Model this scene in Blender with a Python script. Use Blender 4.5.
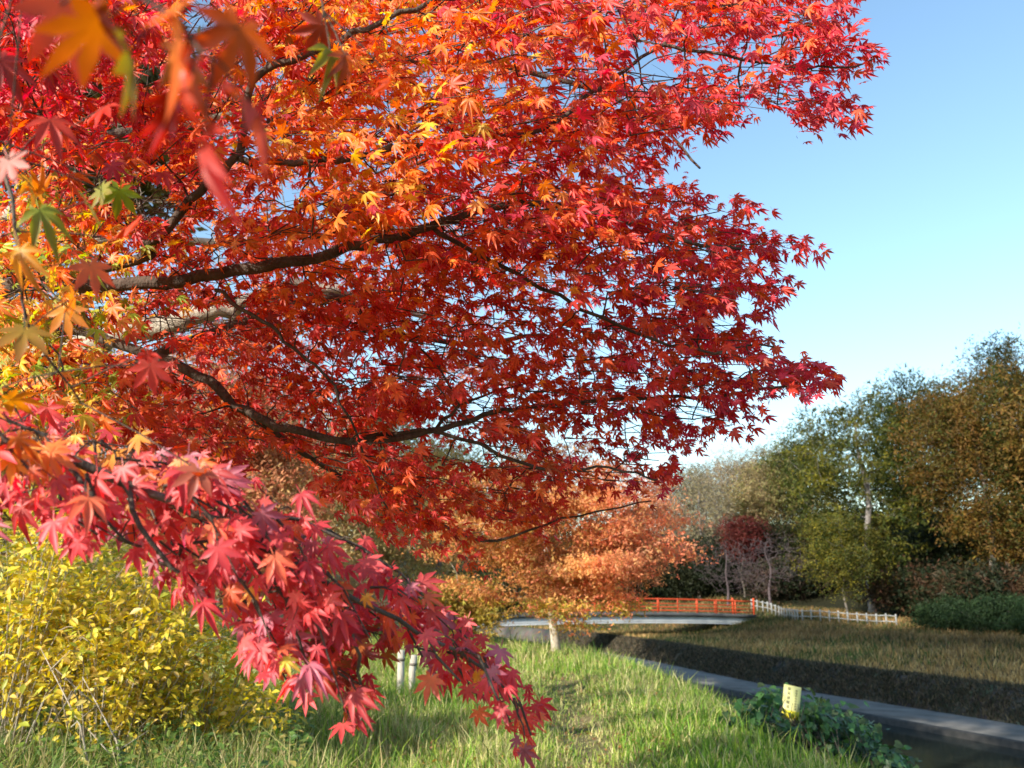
import bpy, math, random
import numpy as np
from mathutils import Vector, Matrix
for o in list(bpy.data.objects): bpy.data.objects.remove(o)
S = bpy.context.scene
C = S.collection
# ------------------------------------------------------------------ camera
EYE = 1.6; F = 853.0; PITCH = math.atan((590-384)/F)
cam = bpy.data.cameras.new('camera'); co = bpy.data.objects.new('camera', cam); C.objects.link(co)
cam.sensor_width = 36; cam.lens = 36*F/1024; cam.clip_start = 0.05; cam.clip_end = 4000
co.location = (0,0,EYE); co.rotation_euler = (math.pi/2+PITCH,0,0)
cam.dof.use_dof = True; cam.dof.focus_distance = 2.7; cam.dof.aperture_fstop = 5.2
S.camera = co
# ------------------------------------------------------------------ light
SUN_AZ = math.radians(-45)     # the sun stands to the left, a little behind the camera
SUN_EL = math.radians(25)
to_sun = Vector((math.sin(SUN_AZ)*math.cos(SUN_EL), -math.cos(SUN_AZ)*math.cos(SUN_EL), math.sin(SUN_EL)))
W = bpy.data.worlds.new('World'); S.world = W; W.use_nodes = True
nt = W.node_tree; bg = nt.nodes['Background']
sky = nt.nodes.new('ShaderNodeTexSky'); sky.sky_type = 'NISHITA'; sky.sun_disc = False
sky.sun_elevation = SUN_EL; sky.sun_rotation = math.atan2(to_sun.x, to_sun.y)
sky.air_density = 1.25; sky.dust_density = 0.5; sky.ozone_density = 1.8
tn = nt.nodes.new('ShaderNodeVectorMath'); tn.operation = 'MULTIPLY'; tn.inputs[1].default_value = (.97, 1.06, 1.06)
nt.links.new(sky.outputs[0], tn.inputs[0]); nt.links.new(tn.outputs[0], bg.inputs[0]); bg.inputs[1].default_value = 0.15
sl = bpy.data.lights.new('sun', 'SUN'); so = bpy.data.objects.new('sun', sl); C.objects.link(so)
sl.energy = 4.7; sl.angle = math.radians(0.6); sl.color = (1.0, 0.93, 0.82)
so.rotation_euler = to_sun.to_track_quat('Z','Y').to_euler(); so.location = (10,-10,20)
S.view_settings.view_transform = 'Standard'; S.view_settings.look = 'None'
S.view_settings.exposure = 0.86; S.view_settings.gamma = 1
S.cycles.max_bounces = 6; S.cycles.diffuse_bounces = 3; S.cycles.transmission_bounces = 4; S.cycles.glossy_bounces = 2

# ------------------------------------------------------------------ helpers
cp, sp = math.cos(PITCH), math.sin(PITCH)
def ray(u, v):
    a = (u-512)/F; b = -(v-384)/F
    return np.array((a, cp - b*sp, sp + b*cp))
def at(u, v, Y):
    r = ray(u, v); r = r*(Y/r[1]); return np.array((r[0], r[1], r[2]+EYE))
def atd(u, v, d):                       # at depth d along the view axis
    r = ray(u, v); return r*d + np.array((0,0,EYE))
def on_z(u, v, z):
    r = ray(u, v); t = (z-EYE)/r[2]; return np.array((r[0]*t, r[1]*t, z))
def proj(P):
    P = np.asarray(P, float); q = P - np.array((0,0,EYE))
    d = q[...,1]*cp + q[...,2]*sp; b = -q[...,1]*sp + q[...,2]*cp
    return 512 + F*q[...,0]/d, 384 - F*b/d, d
def tag(o, label=None, cat=None, group=None, kind=None):
    if label: o['label'] = label
    if cat: o['category'] = cat
    if group: o['group'] = group
    if kind: o['kind'] = kind
    return o
def empty(name, loc, label, cat, group=None):
    o = bpy.data.objects.new(name, None); C.objects.link(o); o.location = loc
    return tag(o, label, cat, group)
def mesh_obj(name, V, loops, counts, mat, parent=None, col=None, smooth=False):
    V = np.asarray(V, dtype=np.float32); loops = np.asarray(loops, dtype=np.int32); counts = np.asarray(counts, dtype=np.int32)
    if parent is not None: V = V - np.array(parent['_base'] if '_base' in parent else tuple(parent.location), dtype=np.float32)
    m = bpy.data.meshes.new(name)
    m.vertices.add(len(V)); m.vertices.foreach_set('co', V.ravel())
    m.loops.add(len(loops)); m.loops.foreach_set('vertex_index', loops)
    m.polygons.add(len(counts))
    st = np.concatenate(([0], np.cumsum(counts)[:-1])).astype(np.int32)
    m.polygons.foreach_set('loop_start', st)
    m.update(calc_edges=True)
    if col is not None:
        a = m.color_attributes.new('Col', 'FLOAT_COLOR', 'POINT')
        c4 = np.ones((len(V),4), np.float32); c4[:,:3] = col; a.data.foreach_set('color', c4.ravel())
    if smooth: m.polygons.foreach_set('use_smooth', np.ones(len(counts), bool))
    m.materials.append(mat); m.validate()
    o = bpy.data.objects.new(name, m); C.objects.link(o)
    if parent is not None: o.parent = parent
    return o
class MB:
    def __init__(s): s.v = []; s.l = []; s.c = []; s.n = 0
    def add(s, verts, faces):
        for f in faces: s.l.extend([i+s.n for i in f]); s.c.append(len(f))
        s.v.extend([tuple(p) for p in verts]); s.n += len(verts)
    def box(s, c, size, R=None, bev=0.0):
        x,y,z = [k/2 for k in size]
        b = min(bev, x*.9, y*.9, z*.9)
        if b > 0:       # chamfered along the long (z) edges and caps
            pr = [(-x+b,-y),(x-b,-y),(x,-y+b),(x,y-b),(x-b,y),(-x+b,y),(-x,y-b),(-x,-y+b)]
            vs = [(p,q,-z) for p,q in pr] + [(p,q,z-b) for p,q in pr] + [(p*(1-b/x),q*(1-b/y),z) for p,q in pr]
            fs = [tuple(range(7,-1,-1)), tuple(range(16,24))]
            for k in range(8):
                fs += [(k,(k+1)%8,8+(k+1)%8,8+k), (8+k,8+(k+1)%8,16+(k+1)%8,16+k)]
        else:
            vs = [(a,b_,c_) for c_ in (-z,z) for b_ in (-y,y) for a in (-x,x)]
            fs = [(0,2,3,1),(4,5,7,6),(0,1,5,4),(2,6,7,3),(0,4,6,2),(1,3,7,5)]
        M = R if R is not None else Matrix.Identity(3)
        s.add([tuple((M @ Vector(p)) + Vector(c)) for p in vs], fs)
    def tube(s, pts, rad, n=6, cap=True):
        pts = [Vector(p) for p in pts]; k = len(pts)
        if not hasattr(rad, '__len__'): rad = [rad]*k
        up = None; base = s.n; vs = []
        for i,p in enumerate(pts):
            d = (pts[min(i+1,k-1)] - pts[max(i-1,0)])
            if d.length < 1e-9: d = Vector((0,0,1))
            d.normalize()
            if up is None:
                up = Vector((1,0,0)) if abs(d.x) < .8 else Vector((0,1,0))
            a = (up - d*up.dot(d)); a.normalize(); b = d.cross(a); up = a
            for j in range(n):
                t = 2*math.pi*j/n
                vs.append(p + (a*math.cos(t) + b*math.sin(t))*rad[i])
        fs = [(i*n+j, i*n+(j+1)%n, (i+1)*n+(j+1)%n, (i+1)*n+j) for i in range(k-1) for j in range(n)]
        if cap: fs += [tuple(range(n-1,-1,-1)), tuple((k-1)*n+j for j in range(n))]
        s.add(vs, fs)
    def build(s, name, mat, parent=None, smooth=False, col=None):
        return mesh_obj(name, s.v, s.l, s.c, mat, parent, col, smooth)
def bar(mb, a, b, w, h):
    a = Vector(a); b = Vector(b); d = b-a; L = d.length; d.normalize()
    side = d.cross(Vector((0,0,1))); side.normalize(); up = side.cross(d)
    R = Matrix((side, d, up)).transposed()
    mb.box((a+b)/2, (w, L, h), R)

# ------------------------------------------------------------------ materials
def newmat(name):
    m = bpy.data.materials.new(name); m.use_nodes = True; n = m.node_tree.nodes; l = m.node_tree.links
    return m, n, l, n['Principled BSDF'], n['Material Output']
def leaf_mat(name, trans=0.4, rough=0.45, spec=0.5, vary=0.25, scale=60, sat=1.25):
    m, n, l, p, out = newmat(name)
    a = n.new('ShaderNodeVertexColor'); a.layer_name = 'Col'
    tc = n.new('ShaderNodeTexCoord'); no = n.new('ShaderNodeTexNoise'); no.inputs['Scale'].default_value = scale; no.inputs['Detail'].default_value = 2
    l.new(tc.outputs['Object'], no.inputs['Vector'])
    mr = n.new('ShaderNodeMapRange'); mr.inputs['To Min'].default_value = 1-vary; mr.inputs['To Max'].default_value = 1+vary
    mr.inputs['From Min'].default_value = .3; mr.inputs['From Max'].default_value = .7
    l.new(no.outputs[0], mr.inputs[0])
    mx = n.new('ShaderNodeVectorMath'); mx.operation = 'SCALE'; l.new(a.outputs[0], mx.inputs[0]); l.new(mr.outputs[0], mx.inputs['Scale'])
    l.new(mx.outputs[0], p.inputs['Base Color'])
    p.inputs['Roughness'].default_value = rough; p.inputs['Specular IOR Level'].default_value = spec
    t = n.new('ShaderNodeBsdfTranslucent'); hs = n.new('ShaderNodeHueSaturation'); hs.inputs['Saturation'].default_value = sat; hs.inputs['Value'].default_value = 1.25
    l.new(mx.outputs[0], hs.inputs['Color']); l.new(hs.outputs[0], t.inputs[0])
    ms = n.new('ShaderNodeMixShader'); ms.inputs[0].default_value = trans
    l.new(p.outputs[0], ms.inputs[1]); l.new(t.outputs[0], ms.inputs[2]); l.new(ms.outputs[0], out.inputs[0])
    return m
def noisy(name, stops, scale=4, detail=6, rough=.85, bump=.3, bscale=None, spec=.3, stretch=(1,1,1), dist=.02):
    m, n, l, p, out = newmat(name)
    tc = n.new('ShaderNodeTexCoord'); mp = n.new('ShaderNodeMapping'); mp.inputs['Scale'].default_value = stretch
    l.new(tc.outputs['Object'], mp.inputs[0])
    no = n.new('ShaderNodeTexNoise'); no.inputs['Scale'].default_value = scale; no.inputs['Detail'].default_value = detail
    l.new(mp.outputs[0], no.inputs['Vector'])
    cr = n.new('ShaderNodeValToRGB'); el = cr.color_ramp.elements
    while len(el) < len(stops): el.new(.5)
    for e,(pos,c) in zip(el, stops): e.position = pos; e.color = (*c,1)
    l.new(no.outputs[0], cr.inputs[0]); l.new(cr.outputs[0], p.inputs['Base Color'])
    n2 = n.new('ShaderNodeTexNoise'); n2.inputs['Scale'].default_value = bscale or scale*4; n2.inputs['Detail'].default_value = 6
    l.new(mp.outputs[0], n2.inputs['Vector'])
    b = n.new('ShaderNodeBump'); b.inputs['Strength'].default_value = bump; b.inputs['Distance'].default_value = dist
    l.new(n2.outputs[0], b.inputs['Height']); l.new(b.outputs[0], p.inputs['Normal'])
    p.inputs['Roughness'].default_value = rough; p.inputs['Specular IOR Level'].default_value = spec
    return m
M_maple = leaf_mat('maple_leaf', .47, .45, .5, .18, 45)
M_far = leaf_mat('tree_leaf', .35, .6, .25, .25, .6, 1.1)
M_bushleaf = leaf_mat('shrub_leaf', .4, .45, .4, .2, 25, 1.1)
M_ivy = leaf_mat('broad_leaf', .15, .5, .4, .25, 8, 1.1)
M_grass = leaf_mat('grass_blade', .35, .55, .3, .25, 3, 1.1)
M_bark = noisy('maple_bark', [(.3,(.045,.03,.022)),(.6,(.11,.08,.06)),(.8,(.19,.16,.13))], 14, 8, .85, .8, 60, .25, (1,1,.5))
M_pale = noisy('pale_bark', [(.3,(.2,.16,.12)),(.5,(.4,.34,.26)),(.75,(.55,.5,.42))], 9, 8, .85, .8, 40, .25)
M_tbark = noisy('trunk_bark', [(.3,(.06,.05,.04)),(.7,(.2,.17,.14))], 5, 6, .9, .6, 20)
M_greybark = noisy('bare_bark', [(.3,(.12,.10,.095)),(.7,(.3,.27,.25))], 5, 6, .9, .6, 20)

def tubes_obj(tubes, name, mat, parent, n=6, wob=0):
    mb = MB()
    for pts, rad in tubes: mb.tube(pts, rad, n if max(rad) > .008 else 4, cap=max(rad) > .02)
    return mb.build(name, mat, parent, smooth=True)

# leaf templates: (verts, tris)
def maple_template(detail=True):
    ang = [-128,-84,-42,0,42,84,128]; ln = [.42,.72,.93,1.0,.93,.72,.42]
    rim = []
    for i,(a,L) in enumerate(zip(ang, ln)):
        r = math.radians(a)
        if detail:
            w = .135*L+.025
            for s_, q in ((-1,.55),(0,1),(1,.55)):
                rim.append((math.sin(r)*L*q + math.cos(r)*w*s_, math.cos(r)*L*q - math.sin(r)*w*s_))
        else: rim.append((math.sin(r)*L, math.cos(r)*L))
        if i < 6:
            r2 = math.radians((a+ang[i+1])/2); q = .30 if detail else .26
            rim.append((math.sin(r2)*q, math.cos(r2)*q))
    V = [(0,0,0)] + [(x, y, -.30*(x*x+y*y) + .10*abs(x)) for x,y in rim]
    n = len(rim); T = [(0,i+2,i+1) for i in range(n-1)]
    if detail:   # stalk
        k = len(V); V += [(-.02,-.02,0),(.02,-.02,0),(.015,-.55,.08),(-.015,-.55,.08)]; T += [(k,k+1,k+2),(k,k+2,k+3)]
    V = np.array(V, float); V[:,:2] *= .62
    return V, np.array(T)
def oval_template(w=.22, fold=.08):
    V = np.array([(0,0,0),(-w*.8,.3,fold),(-w,.55,fold),(0,1,-.06),(w,.55,fold),(w*.8,.3,fold),(0,.5,0)])
    T = np.array([(0,6,1),(1,6,2),(2,6,3),(3,6,4),(4,6,5),(5,6,0)]); return V, T
def heart_template():
    V = np.array([(0,0,0),(-.28,-.12,.05),(-.45,.15,.08),(-.36,.5,.03),(0,1,-.12),(.36,.5,.03),(.45,.15,.08),(.28,-.12,.05),(0,.4,-.03)])
    T = np.array([(8,(i+1)%8,i) for i in range(8)]); return V, T
def clump_template(rs):       # a spray of three ragged leaves for far trees
    V = []; T = []
    for k in range(3):
        a = rs.uniform(0,6.28); o = rs.normal(0,.35,3); c, s_ = math.cos(a), math.sin(a)
        t = rs.normal(0,.35)
        p = [(0,0),(-.22,.35),(-.1,.6),(0,1),(.2,.5)]
        b = len(V)
        for x,y in p: V.append((o[0]+c*x-s_*y, o[1]+s_*x+c*y, o[2]+t*y))
        T += [(b,b+1,b+2),(b,b+2,b+3),(b,b+3,b+4)]
    return np.array(V), np.array(T)
def rotmats(n, t):           # n normals, t tip directions
    n = n/np.linalg.norm(n,axis=1,keepdims=True)
    t = t - n*np.sum(t*n,axis=1,keepdims=True); t /= (np.linalg.norm(t,axis=1,keepdims=True)+1e-9)
    x = np.cross(t, n)
    return np.stack((x,t,n), axis=2)
def leaves_obj(name, P, N, T, size, col, tmpl, mat, parent=None):
    V0, F0 = tmpl; R = rotmats(N, T); k = len(V0)
    crl = np.random.RandomState(len(P)).uniform(.1,2.6,len(P)) if k > 12 else np.ones(len(P))
    Vl = np.repeat(V0[None], len(P), axis=0); Vl[:,:,2] *= crl[:,None]
    if k > 20: Vl[:,:,0] *= (1-.16*np.clip(crl-1,0,2))[:,None]
    V = np.einsum('nij,nkj->nki', R, Vl)*size[:,None,None] + P[:,None,:]
    V = V.reshape(-1,3); n = len(P)
    L = (F0[None] + (np.arange(n)*k)[:,None,None]).reshape(-1)
    cv = np.repeat(col[:,None,:], k, axis=1)
    if k > 12:      # the middle of a leaf keeps more yellow than its tips
        rr_ = np.clip(np.hypot(V0[:,0],V0[:,1])/.62,0,1)[:,None]
        cv = np.clip(cv*((1-rr_)*np.array((1.08,1.5,1.2)) + rr_*np.array((.97,.80,.85)))[None], 0, .95)
    return mesh_obj(name, V, L, np.full(n*len(F0),3), mat, parent, cv.reshape(-1,3))
def in_poly(x, y, poly):
    poly = np.asarray(poly, float); inside = np.zeros(np.shape(x), bool); j = len(poly)-1
    for i in range(len(poly)):
        xi, yi = poly[i]; xj, yj = poly[j]
        c = ((yi > y) != (yj > y)) & (x < (xj-xi)*(y-yi)/((yj-yi) if yj != yi else 1e-9) + xi)
        inside ^= c; j = i
    return inside
def idw(pts, vals, q, p=3):
    pts = np.asarray(pts, float); vals = np.asarray(vals, float)
    d = np.linalg.norm(q[:,None,:]-pts[None], axis=2)+1
    w = d**-p; w /= w.sum(1, keepdims=True); return w @ vals
def unit(a): return a/(np.linalg.norm(a, axis=-1, keepdims=True)+1e-9)
SUNV = np.array(to_sun)

# ------------------------------------------------------------------ terrain
WZ = -3.4
_edge = [on_z(u, v, -3.2) for u,v in ((1024,744),(936,728),(843,711),(741,693),(690,683))]
_edge = sorted([(p[1], p[0]) for p in _edge])
eY = [-40, 5, 18] + [e[0] for e in _edge] + [62, 75, 95, 130, 900]
eX = [30, 24.5, 21] + [e[1] for e in _edge] + [6.2, 2.2, -7, -30, -700]
def XR(Y): return np.interp(Y, eY, eX)
def XC(Y): return np.interp(Y, [-40,18,23,32,45,62,80,130,900], [3.4,2.75,2.4,.2,-3.4,-8.5,-14,-46,-740])
def sstep(a, b, x): t = np.clip((x-a)/(b-a),0,1); return t*t*(3-2*t)
def bumps(X, Y, f=1.0): return (np.sin(X*1.3*f+.7)*np.sin(Y*.9*f+1.1) + .6*np.sin(X*2.7*f+Y*1.9*f) + .4*np.sin(X*5.1*f-Y*4.3*f+2))/2
def H(X, Y):
    X = np.asarray(X, float); Y = np.asarray(Y, float)
    d = X - XC(Y)
    left = -.55*np.maximum(0, np.logaddexp(0, d*2.2)/2.2) + .035*bumps(X,Y) + .02*bumps(X,Y,3) + .03*np.clip(-X-1,0,20)
    left = left + .10*np.exp(-((X-2.0)/.9)**2)*sstep(8,10.5,Y)*(1-sstep(19,24,Y)) - .08*np.exp(-((X-(.75+.02*(Y-8)))/.35)**2)*(1-sstep(14,18,Y))
    left = np.maximum(left, WZ-.35)
    e = X - XR(Y); e = np.where(e > 4.6, np.maximum(4.6, e - 6.5*np.exp(-((Y-73)/8)**2)*sstep(4.6,9,e)), e)
    top = np.interp(Y, [40,58,64,74,110], [-1.15,-1.1,-.95,-.15,.1])
    r = np.where(e < 3.2, -3.3, 0)
    sl = np.interp(e, [3.2, 4.6, 5.0, 14, 24, 60, 120], [0, 0, .0, 1, 1, 1, 1])
    right = -2.0 + (top+2.0)*sl + np.clip(e-22,0,60)*.2 + (.10*bumps(X,Y,.6) if True else 0)*sstep(5,8,e)
    right = np.where(e < 4.3, -3.32, right)
    mid = np.where(e > .35, right, left)
    return np.where(d < .5*(XR(Y)-XC(Y)), left, mid)
def spaced(a, b, fine0, fine1, df, g=1.12):
    xs = list(np.arange(fine0, fine1+1e-6, df)); s_ = df; x = xs[-1]
    while x < b: s_ *= g; x += s_; xs.append(x)
    s_ = df; x = xs[0]; pre = []
    while x > a: s_ *= g; x -= s_; pre.append(x)
    return np.array(pre[::-1] + xs)
gx = spaced(-1500, 1500, -14, 46, .25, 1.15); gy = spaced(-500, 2600, -2, 90, .35, 1.12)
GX, GY = np.meshgrid(gx, gy); GZ = H(GX, GY)
V = np.stack((GX,GY,GZ),-1).reshape(-1,3); nx, ny = len(gx), len(gy)
ii = (np.arange(ny-1)[:,None]*nx + np.arange(nx-1)[None]).ravel()
Q = np.stack((ii, ii+1, ii+1+nx, ii+nx), 1)
# soil colour map: straw and dark soil, the far bank drier
def soil(X, Y):
    t = (bumps(X,Y,.8)+bumps(X+9,Y-4,2.3)*.6)[:,None]*.5+.5
    c = np.array((.10,.11,.035))*(1-t) + np.array((.22,.17,.085))*t
    far = sstep(0,2,X-XR(Y))[:,None]
    c = c*(1-far) + (np.array((.075,.055,.028))*(1-t)+np.array((.12,.085,.04))*t)*far
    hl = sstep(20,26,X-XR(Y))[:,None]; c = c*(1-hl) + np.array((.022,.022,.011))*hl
    wet = sstep(1.5,5,X-XC(Y))[:,None]*(1-far)
    return c*(1-wet) + np.array((.05,.048,.03))*wet
m, n, l, p, out = newmat('soil')
a = n.new('ShaderNodeVertexColor'); a.layer_name = 'Col'
tc = n.new('ShaderNodeTexCoord'); no = n.new('ShaderNodeTexNoise'); no.inputs['Scale'].default_value = 9; no.inputs['Detail'].default_value = 8
l.new(tc.outputs['Object'], no.inputs['Vector'])
mr = n.new('ShaderNodeMapRange'); mr.inputs['From Min'].default_value=.3; mr.inputs['From Max'].default_value=.7; mr.inputs['To Min'].default_value = .55; mr.inputs['To Max'].default_value = 1.5
l.new(no.outputs[0], mr.inputs[0]); mx = n.new('ShaderNodeVectorMath'); mx.operation='SCALE'; l.new(a.outputs[0], mx.inputs[0]); l.new(mr.outputs[0], mx.inputs['Scale'])
l.new(mx.outputs[0], p.inputs['Base Color']); p.inputs['Roughness'].default_value = .95; p.inputs['Specular IOR Level'].default_value = .1
b = n.new('ShaderNodeBump'); b.inputs['Distance'].default_value = .05; b.inputs['Strength'].default_value=.7; l.new(no.outputs[0], b.inputs['Height']); l.new(b.outputs[0], p.inputs['Normal'])
M_soil = m
tag(mesh_obj('ground', V, Q.ravel(), np.full(len(Q),4), M_soil, None, soil(V[:,0],V[:,1]), True), 'grassy river banks and wooded rising ground', 'ground', kind='structure')

# water
m, n, l, p, out = newmat('river_water')
p.inputs['Base Color'].default_value = (.018,.024,.02,1); p.inputs['Roughness'].default_value = .09; p.inputs['IOR'].default_value = 1.33
tc = n.new('ShaderNodeTexCoord'); mp = n.new('ShaderNodeMapping'); mp.inputs['Scale'].default_value = (1.2,.7,1); l.new(tc.outputs['Object'], mp.inputs[0])
no = n.new('ShaderNodeTexNoise'); no.inputs['Scale'].default_value = 2.2; no.inputs['Detail'].default_value = 4; l.new(mp.outputs[0], no.inputs['Vector'])
b = n.new('ShaderNodeBump'); b.inputs['Distance'].default_value = .02; b.inputs['Strength'].default_value=.35; l.new(no.outputs[0], b.inputs['Height']); l.new(b.outputs[0], p.inputs['Normal'])
ys = np.concatenate((np.arange(-40,130,2.0), np.linspace(135,900,20)))
mb = MB(); vs = []; 
for y in ys: vs += [(XC(y)+3.5, y, WZ), (XR(y)+.12, y, WZ)]
mb.add(vs, [(2*i,2*i+1,2*i+3,2*i+2) for i in range(len(ys)-1)])
tag(mb.build('river', m), 'dark still river water', 'river', kind='structure')

# riverside concrete path with its kerb edge
M_conc = noisy('old_concrete', [(.3,(.10,.095,.085)),(.55,(.165,.155,.14)),(.8,(.22,.21,.19))], .9, 8, .85, .3, 12)
ys = np.arange(-20, 125, 1.0)
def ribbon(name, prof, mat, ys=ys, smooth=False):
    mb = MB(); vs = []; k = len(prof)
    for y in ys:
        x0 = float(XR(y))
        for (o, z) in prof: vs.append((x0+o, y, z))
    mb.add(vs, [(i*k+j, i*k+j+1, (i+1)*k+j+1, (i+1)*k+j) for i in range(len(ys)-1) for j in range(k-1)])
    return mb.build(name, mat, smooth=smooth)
tag(ribbon('kerb', [(0,-3.9),(0,-3.19),(.16,-3.145)], noisy('kerb_shadow',[(.3,(.02,.02,.018)),(.7,(.06,.055,.048))],3,6,.6,.4)), 'dark wet edge of the concrete path', 'kerb', kind='structure')  # kerb face coloured dark to stand for the shadow band below the path
tag(ribbon('riverside_path', [(.162,-3.3),(.162,-3.14),(3.3,-3.14)], M_conc), 'pale grey concrete path beside the water', 'path', kind='structure')
# stone block wall
m, n, l, p, out = newmat('block_wall')
tc = n.new('ShaderNodeTexCoord'); vo = n.new('ShaderNodeTexVoronoi'); vo.inputs['Scale'].default_value = 2.6; l.new(tc.outputs['Object'], vo.inputs['Vector'])
no = n.new('ShaderNodeTexNoise'); no.inputs['Scale'].default_value = .5; no.inputs['Detail'].default_value = 9; l.new(tc.outputs['Object'], no.inputs['Vector'])
cr = n.new('ShaderNodeValToRGB'); cr.color_ramp.elements[0].position = .35; cr.color_ramp.elements[0].color = (.04,.038,.03,1); cr.color_ramp.elements[1].position = .7; cr.color_ramp.elements[1].color = (.15,.125,.09,1)  # dark brown mottled tone, the same along the whole wall
l.new(no.outputs[0], cr.inputs[0]); mm = n.new('ShaderNodeMix'); mm.data_type = 'RGBA'; mm.blend_type = 'MULTIPLY'; mm.inputs[0].default_value = .35
l.new(cr.outputs[0], mm.inputs[6]); l.new(vo.outputs['Color'], mm.inputs[7]); l.new(mm.outputs[2], p.inputs['Base Color']); p.inputs['Roughness'].default_value=.95
b = n.new('ShaderNodeBump'); b.inputs['Distance'].default_value=.05; l.new(vo.outputs['Distance'], b.inputs['Height']); b.invert = True; l.new(b.outputs[0], p.inputs['Normal'])
o = ribbon('revetment_wall', [(3.28,-3.3),(3.3,-3.13),(4.25,-1.98),(4.7,-1.95),(4.7,-3.3)], m)
tag(o, 'dark mossy stone block wall running along the far side of the concrete path', 'wall')

# ------------------------------------------------------------------ grass
def blades(name, P, h, w, col, rs, lean=.35, mat=None, kind='stuff', label=None, cat=None, parent=None):
    n_ = len(P); a = rs.uniform(0, 2*np.pi, n_); d = np.stack((np.cos(a), np.sin(a), 0*a), 1)
    b = rs.uniform(0, 2*np.pi, n_); s_ = np.stack((np.cos(b), np.sin(b), 0*b), 1)*(w/2)[:,None]
    ln = (rs.uniform(.1, 1, n_)*lean*2)[:,None]*h[:,None]
    up = np.array((0,0,1.))
    p1 = P + up*(h*.5)[:,None] + d*ln*.28; p2 = P + up*(h*(1-.25*ln[:,0]/h))[:,None] + d*ln
    V = np.stack((P-s_, P+s_, p1+s_*.8, p1-s_*.8, p2), 1).reshape(-1,3)
    i = np.arange(n_)[:,None]*5
    L = np.concatenate((i+np.array([[0,1,2,3]]), i+np.array([[3,2,4]])),1).ravel()
    cnt = np.tile([4,3], n_)
    o = mesh_obj(name, V, L, cnt, mat or M_grass, parent, np.repeat(col,5,axis=0))
    return tag(o, label, cat, kind=kind)
def mixcol(rs, n_, cols, w, jit=.2):
    cols = np.array(cols); k = rs.choice(len(cols), n_, p=np.array(w)/sum(w))
    return np.clip(cols[k]*(1+rs.normal(0,jit,(n_,1))), .005, .95)
rs = np.random.RandomState(4)
# near bank: density falls off with distance
N = 430000
Yg = 4.2 + 24*rs.rand(N)**1.5; Xg = rs.uniform(-.66, .46, N)*(Yg+1) 
dd = Xg - XC(Yg)
keep = (dd < 3.2) 
Xg, Yg, dd = Xg[keep], Yg[keep], dd[keep]
tuft = bumps(Xg*1.0, Yg*1.0, 1.7) + .6*bumps(Xg+3, Yg, 4.1)
path = np.exp(-((Xg-(.75+.02*(Yg-8)))/.42)**2)*(Yg<17)
keep = rs.rand(len(Xg)) < (.75 + .35*tuft)*(1-.55*path)
Xg, Yg, dd, tuft, path = [q[keep] for q in (Xg, Yg, dd, tuft, path)]
P = np.stack((Xg, Yg, H(Xg,Yg)-.01), 1); n_ = len(P)
h = (.05 + .10*rs.rand(n_) + .30*np.clip(tuft+.2,0,1.6)*rs.rand(n_)**2 + .16*sstep(-.8,1.2,dd)*rs.rand(n_)**2 + .22*(rs.rand(n_)<.05))*(1-.6*path)
h *= np.where(Xg < -1.2, 1.35, 1)
w = (.005 + .004*rs.rand(n_))*(1+Yg/14)
lush = np.clip(.30 + .75*bumps(Xg+5,Yg,.8) + .3*bumps(Xg,Yg,3.3) + .55*sstep(.0,1.6,dd) - .5*path, 0, 1)
g = mixcol(rs, n_, [(.17,.31,.035),(.28,.38,.05),(.08,.18,.022)], [4,3,2]); s_ = mixcol(rs, n_, [(.58,.52,.24),(.44,.34,.16),(.44,.46,.14)], [3,2,3])
col = np.where((rs.rand(n_) < .40+.6*lush)[:,None], g, s_)
blades('grass', P, h, w, col, rs, .38, label='green and straw coloured grass covering the sunlit near bank', cat='grass')
# far bank
N = 100000
Yg = rs.uniform(26, 105, N); e = rs.uniform(4.6, 26, N)**1.0; Xg = XR(Yg)+e
P = np.stack((Xg,Yg,H(Xg,Yg)-.02),1)
gr = np.clip(.22+.6*bumps(Xg,Yg,.3)+.35*sstep(60,75,Yg),0,1); n_ = N
g = mixcol(rs,n_,[(.07,.10,.025),(.10,.13,.03)],[1,1]); s_ = mixcol(rs,n_,[(.46,.27,.10),(.30,.18,.07),(.52,.35,.15)],[3,2,2])
col = np.where((rs.rand(n_) < gr)[:,None], g, s_)
lf = (bumps(Xg*.5+3,Yg*.35,.5)+.6*bumps(Xg*1.1,Yg*.6,.9))[:,None]; col = np.clip(col*(.95+.38*lf)*(1.25-.55*sstep(6,14,e))[:,None],.01,.9)  # brighter low on the slope, a lit band put into the blade colour
blades('dry_grass', P, .20+.5*rs.rand(n_)**1.5*(.6+.5*bumps(Xg,Yg,.7)), .035+.03*rs.rand(n_), col, rs, .4, label='dry brown grass on the far bank above the stone wall', cat='grass')

N = 60000; Yg = rs.uniform(26,80,N); r1 = rs.rand(N); keep = bumps(Yg*.4,Yg*.3+r1,2.) + 1.4*rs.rand(N) > .1; Yg = Yg[keep]; r1 = r1[keep]; n_ = len(Yg)
e = 3.25+1.4*r1**.8; z_ = np.interp(e,[3.25,4.25,4.7],[-3.15,-2.02,-1.98])
blades('wall_grass', np.stack((XR(Yg)+e,Yg,z_),1), 0.07+.20*rs.rand(n_)**2, .04+.03*rs.rand(n_), mixcol(rs,n_,[(.06,.06,.035),(.12,.09,.06),(.20,.15,.085)],[3,3,1]), rs, .5, label='weeds and dry grass hanging along the dark stone wall', cat='weeds')

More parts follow.
